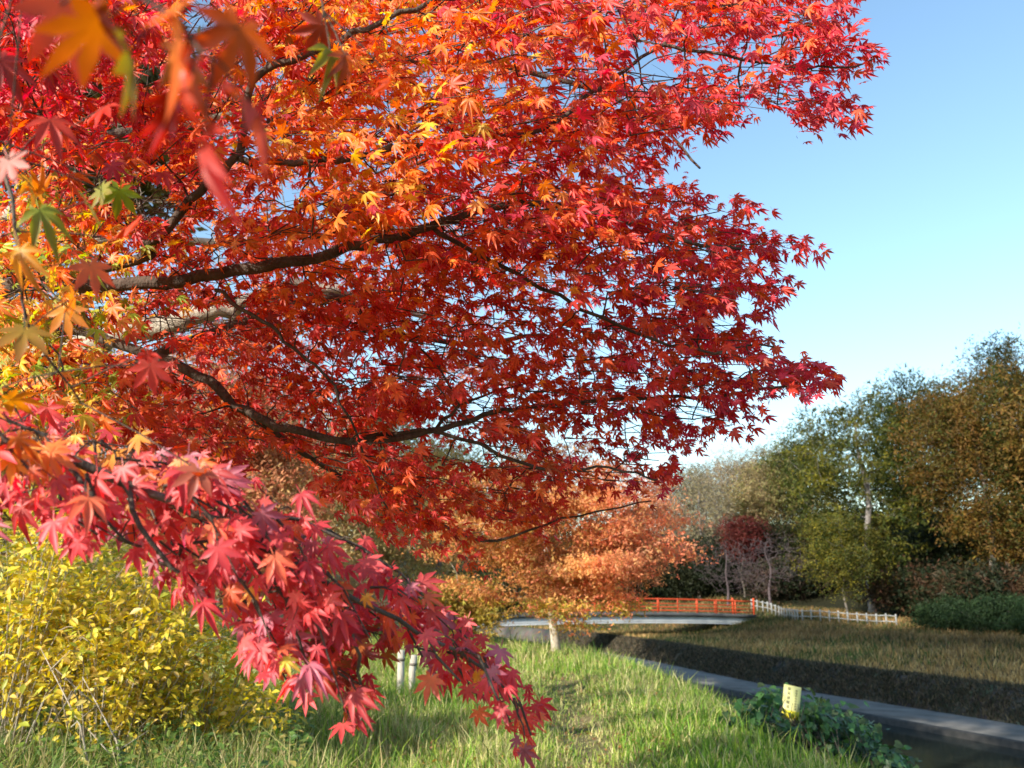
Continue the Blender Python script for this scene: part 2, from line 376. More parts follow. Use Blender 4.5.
# fallen leaves
n_ = 6500; Yf = 5+15*rs.rand(n_)**1.4; Xf = rs.uniform(-.62,.18,n_)*(Yf+.5)
P = np.stack((Xf,Yf,H(Xf,Yf)+.04+.10*rs.rand(n_)),1)
tag(leaves_obj('fallen_leaves', P, unit(rs.normal(0,.35,(n_,3))+(0,0,1)), rs.normal(0,1,(n_,3)), rs.uniform(.04,.07,n_), mixcol(rs,n_,[(.42,.12,.05),(.40,.22,.10),(.5,.2,.12),(.5,.40,.12)],[2,3,2,1]), maple_template(False), M_maple), 'brown and red fallen leaves scattered in the grass', 'fallen leaves', kind='stuff')

# ------------------------------------------------------------------ growing branches
class Skeleton:
    """joins every new twig to the nearest wood already there"""
    def __init__(s): s.P = []; s.R = []; s.tubes = []
    def limb(s, pts, r0, r1, sub=5, wob=.0, rs=None):
        pts = [np.array(p, float) for p in pts]; out = []
        for i in range(len(pts)-1):
            p0 = pts[max(i-1,0)]; p1 = pts[i]; p2 = pts[i+1]; p3 = pts[min(i+2,len(pts)-1)]
            for k in range(sub):
                t = k/sub
                out.append(.5*((2*p1)+(-p0+p2)*t+(2*p0-5*p1+4*p2-p3)*t*t+(-p0+3*p1-3*p2+p3)*t**3))
        out.append(pts[-1]); out = np.array(out)
        if wob and rs is not None: out[1:] += rs.normal(0, wob, (len(out)-1,3))
        R = np.linspace(r0, r1, len(out)); s.P += list(out); s.R += list(R)
        return (out, R)
    def reach(s, q, r_end, rs, rmax=1, sag=.08, back=None, steps=4):
        A = np.array(s.P); d = np.linalg.norm(A-q, axis=1)
        if back is not None: d = d + back(A, q)
        i = int(np.argmin(d)); a = A[i]; L = np.linalg.norm(q-a)
        r0 = min(s.R[i]*.75, r_end + L*.006, rmax)
        t = np.linspace(0,1,steps+1)[:,None]
        pts = a + (q-a)*t + np.array((0,0,1))*(np.sin(t*np.pi)*sag*L)
        pts[1:-1] += rs.normal(0, L*.035, (steps-1,3))
        R = np.linspace(max(r0,r_end), r_end, steps+1)
        s.P += list(pts[1:]); s.R += list(R[1:])
        return (pts, R)

# ------------------------------------------------------------------ the near maple
rs = np.random.RandomState(11)
T1 = (-3.3, 3.4)
tree = empty('maple_tree', (T1[0], T1[1], float(H(*T1))), 'large red and orange maple whose branches fill the upper left, nearest to the viewer', 'tree', 'maple trees on the near bank')
sk = Skeleton()
bz = float(H(*T1))
trunk = sk.limb([(T1[0],T1[1],bz-.2),(T1[0]+.05,T1[1],bz+.8),(T1[0]-.05,T1[1]+.05,1.7),(T1[0]+.1,T1[1],2.6),(T1[0]+.3,T1[1]+.3,4.2),(-2.6,4.2,6.0)], .17, .05)
trunk[1][:3] *= (1.5,1.25,1.1)
tubes_obj([trunk], 'trunk', M_bark, tree, 12)
limbs = []
def L(px, r0, r1, start=None, wob=.0055):
    pts = ([start] if start is not None else []) + [atd(*q) for q in px]
    t = sk.limb(pts, r0, r1, 5, wob, rs); limbs.append(t); return t
L([(-60,300,3.3),(105,286,3.2),(200,277,3.15),(290,262,3.1),(350,247,3.05),(405,236,3.0),(470,215,3.0),(560,205,3.0),(665,236,3.1),(740,250,3.2)], .032, .006, (T1[0]+.1,T1[1],2.3))
L([(30,340,3.9),(120,345,3.8),(200,376,3.7),(236,406,3.65),(290,429,3.6),(350,441,3.6),(430,432,3.6),(500,412,3.7),(600,400,3.8),(720,395,3.7),(790,385,3.5)], .028, .005, (T1[0]+.05,T1[1],1.9))
L([(350,441,3.6),(440,432,3.6),(540,470,3.7),(610,468,3.8),(660,480,3.9)], .010, .004)
L([(430,432,3.6),(470,400,3.65),(530,383,3.7)], .009, .003)
L([(105,268,3.0),(150,245,2.9),(190,200,2.8),(240,150,2.7),(254,82,2.6),(324,47,2.6),(398,14,2.6),(480,-10,2.7)], .020, .006, (T1[0]+.2,T1[1],2.6))
L([(240,158,2.7),(310,163,2.7),(380,150,2.7),(470,140,2.8),(540,130,2.9),(612,78,3.0),(660,45,3.1),(715,10,3.2),(790,-15,3.3)], .012, .004)
L([(215,290,3.1),(262,320,3.1),(300,355,3.15),(335,388,3.2),(370,470,3.3),(395,520,3.5)], .008, .003)
L([(430,225,3.0),(520,276,3.1),(620,326,3.2),(700,350,3.3),(770,345,3.3)], .009, .004)
L([(660,45,3.1),(740,60,3.1),(820,70,3.1),(870,62,3.1)], .008, .003)
L([(-90,60,2.6),(0,40,2.4),(60,10,2.3),(150,-20,2.3)], .02, .008, (T1[0]+.2,T1[1],3.0))
L([(300,300,4.6),(380,330,4.8),(470,345,5),(560,340,5.2),(640,420,5)], .03, .006, (-2.8,4.0,2.2))
L([(250,100,4.6),(380,60,4.8),(520,70,5),(640,110,5),(700,170,4.6)], .035, .006, (-2.8,3.9,3.6))
L([(330,470,4.2),(400,500,4.3),(480,540,4.4),(560,520,4.5),(650,500,4.4)], .014, .004, at(236,406,3.65))
nbig = len(limbs)
for lb in limbs[:nbig]: tubes_obj([lb], 'limb', M_bark, tree, 8)
MASK = [(-60,-60),(862,-60),(862,5),(850,18),(878,42),(892,58),(868,72),(845,78),(852,96),(872,118),(856,132),(830,122),(812,142),(796,118),(770,104),(748,112),(732,142),(712,150),(690,140),(684,160),(690,180),(715,192),(742,196),(768,206),(790,214),(812,232),(828,238),(818,258),(796,262),(800,280),(786,292),(772,300),(778,318),(770,334),(790,344),(812,352),(832,362),(846,382),(826,396),(806,408),(792,392),(770,396),(762,418),(752,436),(736,442),(728,424),(712,430),(706,452),(690,446),(680,460),(682,486),(664,500),(668,520),(650,512),(630,494),(610,508),(590,494),(572,500),(556,544),(540,530),(520,538),(505,518),(486,548),(478,588),(464,560),(440,548),(420,540),(396,552),(376,528),(350,520),(336,500),(322,492),(306,470),(285,488),(262,470),(240,478),(215,458),(190,468),(150,452),(110,440),(60,420),(-60,430)]
HOLES = [(196,14,15),(222,28,11),(146,74,9),(92,90,7),(94,182,10),(148,198,15),(170,214,9),(203,230,10),(540,74,8),(566,90,11),(640,62,11),(663,70,8),(480,403,10),(632,424,7),(410,437,6),(745,300,8),(752,180,0),(655,455,8),(690,412,10),(268,462,12),(290,478,14),(440,345,6),(120,130,8),(250,60,8),(285,200,7),(160,160,7),(215,255,6),(330,290,5),(415,315,5),(600,350,5),(560,300,4),(700,250,5),(735,370,7),(620,385,5),(520,455,6),(722,322,7),(668,300,4),(500,88,5),(60,60,5)]
anch = [(0,300),(100,100),(350,120),(560,50),(600,200),(800,250),(860,60),(800,380),(550,400),(550,530),(300,350),(150,250),(30,30),(680,480)]
d0 = [1.9,2.3,2.4,2.4,2.55,2.9,3.0,3.2,3.1,3.9,3.1,2.7,2.0,3.9]
thk = [2.4,2.9,3,3,3,1.3,1.0,1.2,2.6,1.6,2.4,2.8,2.6,1.2]
# leaf colours in the photograph's zones
YO=(.88,.46,.06); OR=(.83,.20,.03); RO=(.75,.095,.03); RD=(.66,.05,.045); CR=(.60,.045,.085); DR=(.48,.035,.025); GN=(.32,.36,.04)
zones = [((60,260),[OR,YO,RO,GN]),((20,350),[OR,YO,GN]),((110,120),[CR,RD,RO]),((30,60),[CR,RD]),((380,60),[OR,YO,RO,RO]),((360,180),[YO,OR,OR,RO]),((420,130),[OR,OR,RO,YO]),((560,40),[RO,OR,RD,CR]),((560,160),[RO,OR,RD,CR]),((470,200),[RO,CR,RD]),((480,270),[OR,RO,RD]),((650,130),[RO,RD,CR]),((760,40),[RO,RD,CR]),((850,80),[CR,RD]),((700,220),[RD,CR,RO]),((790,240),[CR,RD]),((640,300),[RO,RD,CR]),((700,380),[RD,CR,RO]),((820,380),[CR,RD]),((720,420),[CR,RD]),((560,330),[RO,RD]),((400,330),[RO,RD,RD]),((250,330),[DR,RD,RO]),((200,400),[DR,RO,RD]),((400,420),[RO,RD,RD]),((550,440),[RD,RO,DR]),((420,520),[RO,RD]),((560,520),[RD,RO]),((660,490),[RD,CR]),((230,200),[OR,RD,RO]),((150,30),[OR,RD,CR]),((300,250),[RO,OR])]
ZP = np.array([z[0] for z in zones], float)
def leafcol(U, V_, rs):
    q = np.stack((U,V_),1) + rs.normal(0,38,(len(U),2))
    k = np.argmin(np.linalg.norm(q[:,None]-ZP[None],axis=2),axis=1)
    out = np.empty((len(U),3)); r = rs.rand(len(U))
    for i in range(len(U)):
        c = zones[k[i]][1]; out[i] = c[int(r[i]*len(c))]
    mixw = rs.rand(len(U),1)*.35; out = out*(1-mixw) + out[rs.permutation(len(U))]*mixw*.6 + out*mixw*.4
    return np.clip(out*(1+rs.normal(0,.18,(len(U),1))), .01, .95)
acc = dict(P=[],N=[],T=[],s=[])
twigs = []
def spray(p, out_dir, length, nl, size, rs, droop=.45, nrm=(0,-.1,.5), spread=.5):
    """flat fan of opposite leaves on a twig with side twigs"""
    out_dir = unit(np.array(out_dir)); side = unit(np.cross(out_dir,(0,0,1)))
    q = p + out_dir*length*.5; q2 = p + out_dir*length - np.array((0,0,1))*droop*length*.4
    twigs.append((np.array([p, q, q2]), np.array([.0028,.002,.001])))
    t = rs.rand(nl)**.8; sd = np.where(np.arange(nl)%2==0,1,-1)*rs.uniform(.02,.5,nl)*(1-.45*t)*length*spread*2
    ctr = p + out_dir*(t*length)[:,None] - np.array((0,0,1))*(droop*.4*length*t*t)[:,None]
    P = ctr + side*sd[:,None] + rs.normal(0,.025,(nl,3)) + np.array((0,0,-1))*(np.abs(sd)*.25)[:,None]
    for k in range(0,nl,8):
        twigs.append((np.array([ctr[k], (ctr[k]+P[k])/2+(0,0,.01), P[k]]), np.array([.0010,.0007,.0005])))
    T = out_dir*.8 + side*(np.sign(sd)*rs.uniform(.1,1.1,nl))[:,None] + np.array((0,0,-1))*rs.uniform(.3,1.5,nl)[:,None] + rs.normal(0,.3,(nl,3))
    Nn = np.array(nrm)+ SUNV*.75 + rs.normal(0,.46,(nl,3))
    acc['P'].append(P); acc['N'].append(Nn); acc['T'].append(T); acc['s'].append(size*rs.uniform(.5,1.25,nl))
cen = np.array((-2.6, 4.0, 2.6))
def grow(n_sp, lo, hi, rs, nl, size, mask, dlo=None, edge=False):
    k = 0
    while k < n_sp:
        u = rs.uniform(-60, 890); v = rs.uniform(-60, 590)
        if not in_poly(np.array(u), np.array(v), mask): continue
        q = np.array([[u,v]]); a = idw(anch, d0, q)[0]; b_ = idw(anch, thk, q)[0]
        d = a + b_*(lo + (hi-lo)*rs.rand()**1.2); p = atd(u, v, d)
        out = unit(p-cen)*np.array((1,1,.35)) + rs.normal(0,.25,3)*(1,1,.5)
        if u > 520: out = out + np.array((.5,-.1,-.1))
        L_ = rs.uniform(.25,.5); b0 = p - unit(out)*L_*.6
        twigs.append(sk.reach(b0, .0028, rs, .012)); spray(b0, out, L_, nl, size, rs); k += 1
grow(590, .0, .35, rs, 25, .068, MASK)
grow(700, .3, 1.0, rs, 32, .067, MASK)
P = np.concatenate(acc['P']); Nn = np.concatenate(acc['N']); Tt = np.concatenate(acc['T']); sz = np.concatenate(acc['s'])
U, V_, D = proj(P)
jx = rs.normal(0,5,len(U)); jy = rs.normal(0,5,len(U)); keep = in_poly(U+jx+2, V_+jy, MASK) & (D > 1.3)
# the rim of the crown is lacier than its middle
rim = ~(in_poly(U+22, V_, MASK) & in_poly(U+10, V_+20, MASK) & in_poly(U+10, V_-16, MASK)); keep &= ~rim | (rs.rand(len(U)) < .72)
# leaves overhanging the view's edges stay; natural gaps stay open
for (hx,hy,hr) in HOLES: keep &= ((U-hx)**2 + (V_-hy)**2) > (hr*1.25 + 5*rs.rand(len(U)))**2
inside = (U > -60) & (V_ > -60)
keep &= inside | (rs.rand(len(U)) < .5)
for li,(i0,i1,wpx,pr) in {0:(0,36,6,.85),1:(4,40,5,.8),4:(14,40,4,.7),7:(0,16,4,.7),6:(0,22,4,.6)}.items():
    lu, lv, ld = proj(limbs[li][0][i0:i1]); dist = np.full(len(U), 99.); near = np.zeros(len(U), bool)
    for a_,b_,c_ in zip(lu,lv,ld):
        q_ = np.hypot(U-a_, V_-b_); near |= (q_ < wpx+7) & (D < c_+.05)
    keep &= ~(near & (rs.rand(len(U)) < pr))
keep &= ~((np.abs(V_-(330-.19*(U-150)))<13)&(U>146)&(U<242)&(rs.rand(len(U))<.9))
P, Nn, Tt, sz, U, V_ = P[keep], Nn[keep], Tt[keep], sz[keep], U[keep], V_[keep]
cl = leafcol(U, V_, rs)
print('maple leaves', len(P))
def inside_tw(tw, poly, cut=12):
    out = []
    for pts, rad in tw:
        u_, v_, d_ = proj(pts); 
        if d_.min() < .8: continue
        a_ = in_poly(u_+cut*(u_>500), v_+cut*(v_>300)*(v_<590), poly) & in_poly(u_+cut*(u_>500), v_-cut*(v_>-40), poly) | (u_<-40)
        if a_.all(): out.append((pts, rad))
        elif a_[0] and a_.sum() >= 2 and a_[:int(a_.sum())].all(): out.append((pts[:int(a_.sum())], rad[:int(a_.sum())]))
    return out
twigs = inside_tw(twigs, MASK)
leaves_obj('crown', P, Nn, Tt, sz, cl, maple_template(True), M_maple, tree)
tubes_obj(twigs, 'twigs', M_bark, tree, 5)

# low spray of big coral red leaves and its branch
acc = dict(P=[],N=[],T=[],s=[]); twigs = []
low = sk.limb([(T1[0]+.05,T1[1],1.5),(-2.2,2.2,1.9),atd(-120,400,1.25),atd(0,440,1.22),atd(120,480,1.28),atd(240,535,1.35),atd(340,590,1.45),atd(430,640,1.55),atd(500,680,1.62),atd(525,735,1.62)], .012, .0014, 5, .0025, rs)
tubes_obj([low], 'limb', M_bark, tree, 8)
LOW = [(-40,395),(20,398),(70,415),(130,440),(205,452),(240,470),(290,500),(340,525),(385,552),(420,575),(440,600),(470,620),(500,645),(520,672),(540,690),(544,730),(530,755),(514,745),(508,712),(490,708),(470,700),(455,672),(430,690),(405,650),(385,660),(372,690),(375,722),(352,738),(340,700),(332,680),(310,690),(280,690),(262,672),(240,640),(215,612),(205,590),(170,585),(150,560),(120,545),(60,548),(40,510),(-40,480)]
SL = Skeleton(); SL.P = list(low[0][8:]); SL.R = list(low[1][8:])
for pth,dd_ in (([(120,480),(150,540),(190,590),(225,640)],1.2),([(60,455),(90,500),(130,540)],1.12),([(240,535),(280,590),(300,640),(312,680)],1.38),([(340,590),(352,640),(362,700),(366,735)],1.48),([(200,510),(300,520),(380,560),(440,610)],1.55),([(240,480),(330,530),(400,580)],1.75),([(430,640),(455,660),(480,700)],1.66),([(300,560),(360,600),(400,650),(425,680)],1.5)):
    a0 = low[0][8+int(np.argmin(np.linalg.norm(low[0][8:]-atd(*pth[0],dd_),axis=1)))]
    tw_ = SL.limb([a0]+[atd(u_,v_,dd_+.03*q_) for q_,(u_,v_) in enumerate(pth[1:])], .0045, .0015, 4, .004, rs); twigs.append(tw_)
k = 0
while k < 150:
    u = rs.uniform(-30,545); v = rs.uniform(395,750)
    if not in_poly(np.array(u),np.array(v),LOW): continue
    dm = np.interp(u,[-30,120,340,500],[1.18,1.27,1.46,1.6]); p = atd(u,v,dm+rs.uniform(-.12,.34))
    out = np.array((.55,.15,-.45)) + rs.normal(0,.3,3); L_ = rs.uniform(.08,.17); b0 = p-unit(out)*L_*.6
    twigs.append(SL.reach(b0,.0013,rs,.004,.04)); spray(b0,out,L_,6,.061,rs,.8,(.05,-.8,.45),.42); k += 1
P = np.concatenate(acc['P']); Nn = np.concatenate(acc['N']); Tt = np.concatenate(acc['T']); sz = np.concatenate(acc['s'])
U, V_, D = proj(P); keep = in_poly(U+rs.normal(0,7,len(U)), V_+rs.normal(0,7,len(U)), LOW) | (U < -10)
P, Nn, Tt, sz, U, V_ = P[keep], Nn[keep], Tt[keep], sz[keep], U[keep], V_[keep]
n_ = len(P); print('low leaves', n_)
cl = mixcol(rs, n_, [(.74,.09,.10),(.66,.055,.075),(.78,.14,.08),(.50,.12,.18),(.76,.28,.06),(.8,.45,.08)], [6,5,2,2.5,.4,.15], .15)
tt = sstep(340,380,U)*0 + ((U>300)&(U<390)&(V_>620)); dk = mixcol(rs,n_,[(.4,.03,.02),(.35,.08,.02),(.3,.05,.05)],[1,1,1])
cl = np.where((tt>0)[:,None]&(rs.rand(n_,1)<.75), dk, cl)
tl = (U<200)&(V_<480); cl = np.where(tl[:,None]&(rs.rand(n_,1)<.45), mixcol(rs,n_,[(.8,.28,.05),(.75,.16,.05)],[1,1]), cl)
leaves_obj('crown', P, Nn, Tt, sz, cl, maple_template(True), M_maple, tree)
twigs = inside_tw(twigs, LOW, 6)
tubes_obj(twigs, 'twigs', M_bark, tree, 5)

# a few leaves hanging right in front of the lens, out of focus
nearP = [(175,45,.62,.085,(.66,.17,.04),(.3,.0,-1)),(205,135,.62,.070,(.50,.05,.04),(.1,0,-1)),(240,95,.62,.070,(.62,.12,.08),(.9,0,-.7)),(190,60,.62,.065,(.75,.25,.05),(-.3,0,-1)),(100,25,.62,.08,(.35,.10,.03),(-.5,0,-.8)),(130,55,.62,.07,(.22,.20,.04),(0,0,-1)),(60,5,.65,.08,(.5,.08,.05),(.6,0,-.6)),(330,50,1.1,.075,(.35,.32,.04),(0,0,-1)),(322,25,1.1,.075,(.5,.10,.10),(-.4,0,-1)),(345,55,1.1,.06,(.6,.12,.04),(.5,0,-1)),
         (8,160,.9,.05,(.5,.08,.04),(.5,0,-1)),(20,250,.95,.06,(.75,.35,.05),(.3,0,-1)),(40,210,1.0,.07,(.30,.32,.05),(.5,0,-.8)),(25,330,1.0,.07,(.35,.2,.04),(0,0,-1)),(90,265,1.15,.07,(.70,.14,.06),(.6,0,-1)),(150,365,1.2,.065,(.7,.09,.08),(.3,0,-1)),(198,470,1.15,.065,(.45,.12,.08),(-.2,0,-1)),(50,120,1.1,.07,(.6,.06,.04),(.4,0,-.9)),(120,190,1.3,.07,(.28,.34,.05),(-.1,0,-1)),(30,180,1.3,.07,(.75,.33,.05),(.7,0,-.6)),(0,60,1.0,.07,(.45,.05,.05),(.7,0,-.8)),(65,310,1.3,.07,(.78,.3,.05),(.2,0,-1)),(10,400,1.2,.07,(.8,.3,.05),(.6,0,-.7))]
P = np.array([atd(a,b,c*(.8 if c<.7 else 1)) for a,b,c,*_ in nearP]); sz = np.array([q[3]*(.86 if q[2]<.7 else 1) for q in nearP])*1.1; cl = np.array([q[4] for q in nearP]); Tt = np.array([q[5] for q in nearP], float)
Nn = np.tile((.25,-.5,.2),(len(P),1)) + rs.normal(0,.5,(len(P),3)); cl = cl*np.array((.95,.75,.7))
P = np.concatenate((P, P[:5]+rs.normal(0,.018,(5,3)), P[9:]+rs.normal(0,.03,(len(P)-9,3)))); Nn[:8] = rs.normal(0,1,(8,3))*(1,.35,1)+(0,-.25,0); k_ = np.r_[np.arange(len(sz)),np.arange(5),np.arange(9,len(sz))]; sz = sz[k_]*np.r_[np.ones(len(sz)),np.full(len(k_)-len(sz),.8)]; Nn = np.r_[Nn, rs.normal(0,1,(len(k_)-len(Nn),3))]; Tt = np.r_[Tt, Tt[k_[len(Tt):]]+rs.normal(0,.5,(len(k_)-len(Tt),3))]; cl = np.r_[cl, cl[k_[len(cl):]][:,[0,1,2]]*np.array((1.1,.8,.8))]
leaves_obj('crown', P, Nn, Tt, sz, cl, maple_template(True), M_maple, tree)
tw = []
_ = 0
h0 = [sk.limb([atd(-120,-120,1.3),atd(0,-60,.9),atd(90,-25,.58),atd(160,10,.5),atd(215,60,.48)], .004,.0012,4,.002,rs), sk.limb([atd(-160,100,1.5),atd(-40,120,1.2),atd(10,200,1.1),atd(30,330,1.15),atd(80,400,1.25)],.004,.0012,4,.002,rs), sk.limb([atd(240,-90,1.5),atd(300,-40,1.2),atd(325,10,1.1)],.003,.001,4,.002,rs)]
A = np.concatenate([h[0] for h in h0])
for p in P:
    i = int(np.argmin(np.linalg.norm(A-p,axis=1))); tw.append((np.array([A[i],(A[i]+p)/2+(0,0,.004),p]),np.array([.0012,.001,.0008])))
tubes_obj(h0+tw, 'twigs', M_bark, tree, 5)

# ------------------------------------------------------------------ second maple, behind, with the pale limb
rs = np.random.RandomState(23)
bx, by = -6.6, 7.6; bz = float(H(bx,by))
t2 = empty('maple_tree', (bx,by,bz), 'dark red maple with a pale bare limb, behind the large near maple', 'tree', 'maple trees on the near bank')
sk = Skeleton(); tr = sk.limb([(bx,by,bz-.2),(bx+.1,by,1.2),(bx+.2,by-.1,2.4),(bx+.6,by+.2,4.4),(bx+1.2,by+.5,6.6)], .24, .07); tr[1][:3] *= (1.5,1.2,1.1)
tubes_obj([tr],'trunk',M_pale,t2,12)
lb = sk.limb([(bx+.2,by-.1,2.2),atd(-10,368,6.4),atd(60,352,6.2),atd(150,328,6.0),atd(200,318,6.0),atd(250,300,6.0),atd(310,288,6.1),atd(380,300,6.3),atd(450,330,6.6)], .115, .02, 5, .02, rs)
tubes_obj([lb],'limb',M_pale,t2,10)
l2 = sk.limb([(bx+.5,by+.1,3.8),atd(60,170,7),atd(200,120,7),atd(340,90,7.2),atd(480,60,7.5)], .07,.02,5,.02,rs); l3 = sk.limb([(bx+.3,by,3.0),atd(80,250,7.5),atd(220,240,7.6),atd(380,220,7.8)], .06,.02,5,.02,rs)
tubes_obj([l2],'limb',M_pale,t2,8); tubes_obj([l3],'limb',M_pale,t2,8)
acc = dict(P=[],N=[],T=[],s=[]); twigs = []; cen = np.array((bx,by,2.5))
M2 = [(-100,-100),(560,-100),(620,60),(600,200),(540,330),(520,400),(430,430),(330,450),(270,440),(190,460),(120,470),(-100,460)]
k = 0
while k < 420:
    u = rs.uniform(-100,620); v = rs.uniform(-100,440)
    if not in_poly(np.array(u),np.array(v),M2): continue
    p = atd(u,v,rs.uniform(6.2,9)); out = unit(p-cen)*(1,1,.3)+rs.normal(0,.3,3)*(1,1,.4); L_ = rs.uniform(.4,.7); b0 = p-unit(out)*L_*.5
    twigs.append(sk.reach(b0,.004,rs,.02)); spray(b0,out,L_,30,.080,rs); k += 1
P = np.concatenate(acc['P']); Nn = np.concatenate(acc['N']); Tt = np.concatenate(acc['T']); sz = np.concatenate(acc['s'])
U, V_, D = proj(P); keep = np.ones(len(P),bool)
for (hx,hy,hr) in HOLES: keep &= ((U-hx)**2+(V_-hy)**2) > (hr*1.3+2*rs.rand(len(U)))**2
keep &= ~((np.abs(V_-(330-.19*(U-150)))<18)&(U>140)&(U<250)&(D<6.5))
P, Nn, Tt, sz, U, V_ = P[keep], Nn[keep], Tt[keep], sz[keep], U[keep], V_[keep]
cl = mixcol(rs,len(P),[CR,RD,RO,OR,(.6,.2,.12)],[3,3,2,1.5,1],.2)
leaves_obj('crown',P,Nn,Tt,sz,cl,maple_template(False),M_maple,t2)
tubes_obj(twigs,'twigs',M_pale,t2,4)

# ------------------------------------------------------------------ generic trees
def tree_at(name, base, height, clusters_fn, ncl, leaves_per, lsize, cols, wts, seed, label, group=None, bark=M_tbark, trunk_r=.2, lean=(0,0), fork=.35, spread=.8, parts=True, mat=None, clip=None, zmin=None, tmpl=None, twig_r=.012, jit=.22, zones_=None, steps=4, rmax=None, flat=.5):
    rs = np.random.RandomState(seed); x, y = base; z = float(H(x,y))
    t = empty(name, (x,y,z), label, 'tree' if 'tree' in name else 'shrub', group)
    sk = Skeleton(); top = np.array((x+lean[0], y+lean[1], z+height*.8))
    b0 = np.array((x,y,z-.3)); pts = [b0 + (top-b0)*k for k in (0,.15,.35,.6,.85,1)]
    for q in pts[2:]: q[:2] += rs.normal(0,height*.015,2)
    tr = sk.limb(pts, trunk_r, trunk_r*.18); tr[1][:2] *= (1.4,1.15)
    # only wood above the first fork carries branches
    kk = [i for i,p in enumerate(sk.P) if p[2] > z+height*fork]; sk.P = [sk.P[i] for i in kk]; sk.R = [sk.R[i] for i in kk]
    cl = clusters_fn(rs, ncl, np.array((x,y,z)), height)
    cl = cl[np.argsort(np.linalg.norm(cl-np.array((x,y,z+height*.5)),axis=1))]
    br = []
    for q in cl:
        br.append(sk.reach(q, twig_r, rs, rmax or trunk_r*.45, -.05 if q[2]>z+height*.5 else .08, lambda A,q: np.maximum(0, A[:,2]-q[2]+.0)*.9, steps))
    mb = MB(); mb.tube(*tr, 10)
    for p_, r_ in br: mb.tube(p_, r_, 5 if r_[0] > .03 else 4, cap=False)
    mb.build('trunk', bark, t, smooth=True)
    if leaves_per:
        n_ = ncl*leaves_per; c = np.repeat(cl, leaves_per, axis=0); P = c + rs.normal(0,spread,(n_,3))*(1,1,flat) - np.array((0,0,.25))*spread*rs.rand(n_,1)
        if clip is not None: P = P[clip(P)]
        n_ = len(P); Nn = rs.normal(0,.7,(n_,3))+(0,0,.6)+unit(P-np.array((x,y,z+height*.5)))*.4; Tt = rs.normal(0,1,(n_,3))
        ck = mixcol(rs, ncl, cols, wts, .12); own = mixcol(rs, n_, cols, wts, jit)
        idx = np.linalg.norm(P[:,None,:2]-cl[None,::max(1,ncl//60),:2],axis=2).argmin(1)
        colr = own*.55 + ck[::max(1,ncl//60)][idx]*.45
        if zones_ is not None: colr = zones_(P, colr, rs)
        leaves_obj('crown', P, Nn, Tt, rs.uniform(.6,1.3,n_)*lsize, colr, tmpl or clump_template(rs), mat or M_far, t)
    return t
def ellip(rx, ry, z0, z1, shell=.5, dx=0, dy=0):
    def f(rs, n_, b, h):
        v = unit(rs.normal(0,1,(n_,3))); r = (shell + (1-shell)*rs.rand(n_,1))**.6
        # a few big lobes make the outline uneven
        lob = unit(rs.normal(0,1,(9,3))); g = 1 - .28*(1-np.max(v@lob.T,axis=1,keepdims=True))*2.2
        return b + v*r*g*np.array((rx,ry,h*(z1-z0)/2)) + np.array((dx,dy,h*(z0+z1)/2))
    return f
# orange maple by the bridge
def z_c(P, c, rs):
    U,V_,_ = proj(P); w = np.clip((U-520)/120 + rs.normal(0,.3,len(U)) ,0,1)[:,None]
    low = (V_ > 600)[:,None]&(rs.rand(len(U),1)<.5)
    c2 = mixcol(rs,len(U),[(.62,.33,.10),(.50,.36,.10),(.6,.2,.1)],[2,1,1]); out = c2*(1-w)+c*w
    return np.where(low, mixcol(rs,len(U),[(.55,.42,.05),(.35,.36,.06)],[1,1]), out)
tree_at('maple_tree', (1.15,22.6), 6.0, ellip(3.6,2.9,.05,.98,.15,.1,0), 200, 190, .085, [(.90,.34,.14),(.86,.25,.13),(.88,.44,.24),(.80,.52,.17)],[3,2,2,2], 31, 'small orange and pink maple with a pale trunk, in front of the red bridge', 'maple trees on the near bank', M_pale, .135, (-.45,0), .16, .34, tmpl=None, twig_r=.006, zones_=z_c, flat=.32)
# thinner trees behind, left
tree_at('autumn_tree', (-2.6,29), 7.5, ellip(2.9,3,.25,1,.2), 150, 45, .11, [(.5,.38,.14),(.42,.36,.12),(.55,.28,.13)],[3,2,1.5], 32, 'thin tan and olive leaved tree left of the orange maple', 'thin autumn trees behind the maples', M_greybark, .15, (.4,0), .2, .45, twig_r=.008)
tree_at('autumn_tree', (-8.5,24), 9.5, ellip(4.4,4,.05,1,.2), 300, 90, .13, [(.62,.30,.14),(.5,.22,.10),(.45,.40,.14),(.6,.18,.10)],[3,2,2,2], 33, 'salmon and tan leaved tree seen through the gaps of the near maple', 'thin autumn trees behind the maples', M_greybark, .2, (0,0), .2, .5, twig_r=.01)
tree_at('autumn_tree', (-15,24), 9.5, ellip(4.5,4,.03,1,.2), 300, 80, .14, [(.45,.40,.12),(.5,.25,.10),(.35,.33,.10)],[3,2,2], 34, 'olive leaved tree at far left behind the yellow shrub', 'thin autumn trees behind the maples', M_greybark, .2, (0,0), .2, .5, twig_r=.01)
tree_at('autumn_tree', (-6.5,38), 11.0, ellip(5.4,4,.03,1,.2), 300, 70, .18, [(.40,.36,.16),(.5,.36,.16),(.3,.3,.1)],[3,3,1], 35, 'tall tan tree rising behind the thin olive tree', 'thin autumn trees behind the maples', M_greybark, .2, (0,0), .15, .6, twig_r=.012)
tree_at('autumn_tree', (-14,42), 11, ellip(6,4,.0,1,.2), 280, 60, .2, [(.42,.34,.15),(.5,.3,.16),(.28,.3,.1)],[3,3,1], 38, 'wide tan tree seen low between the maples at the left', 'thin autumn trees behind the maples', M_greybark, .2, (0,0), .1, .7, twig_r=.012)
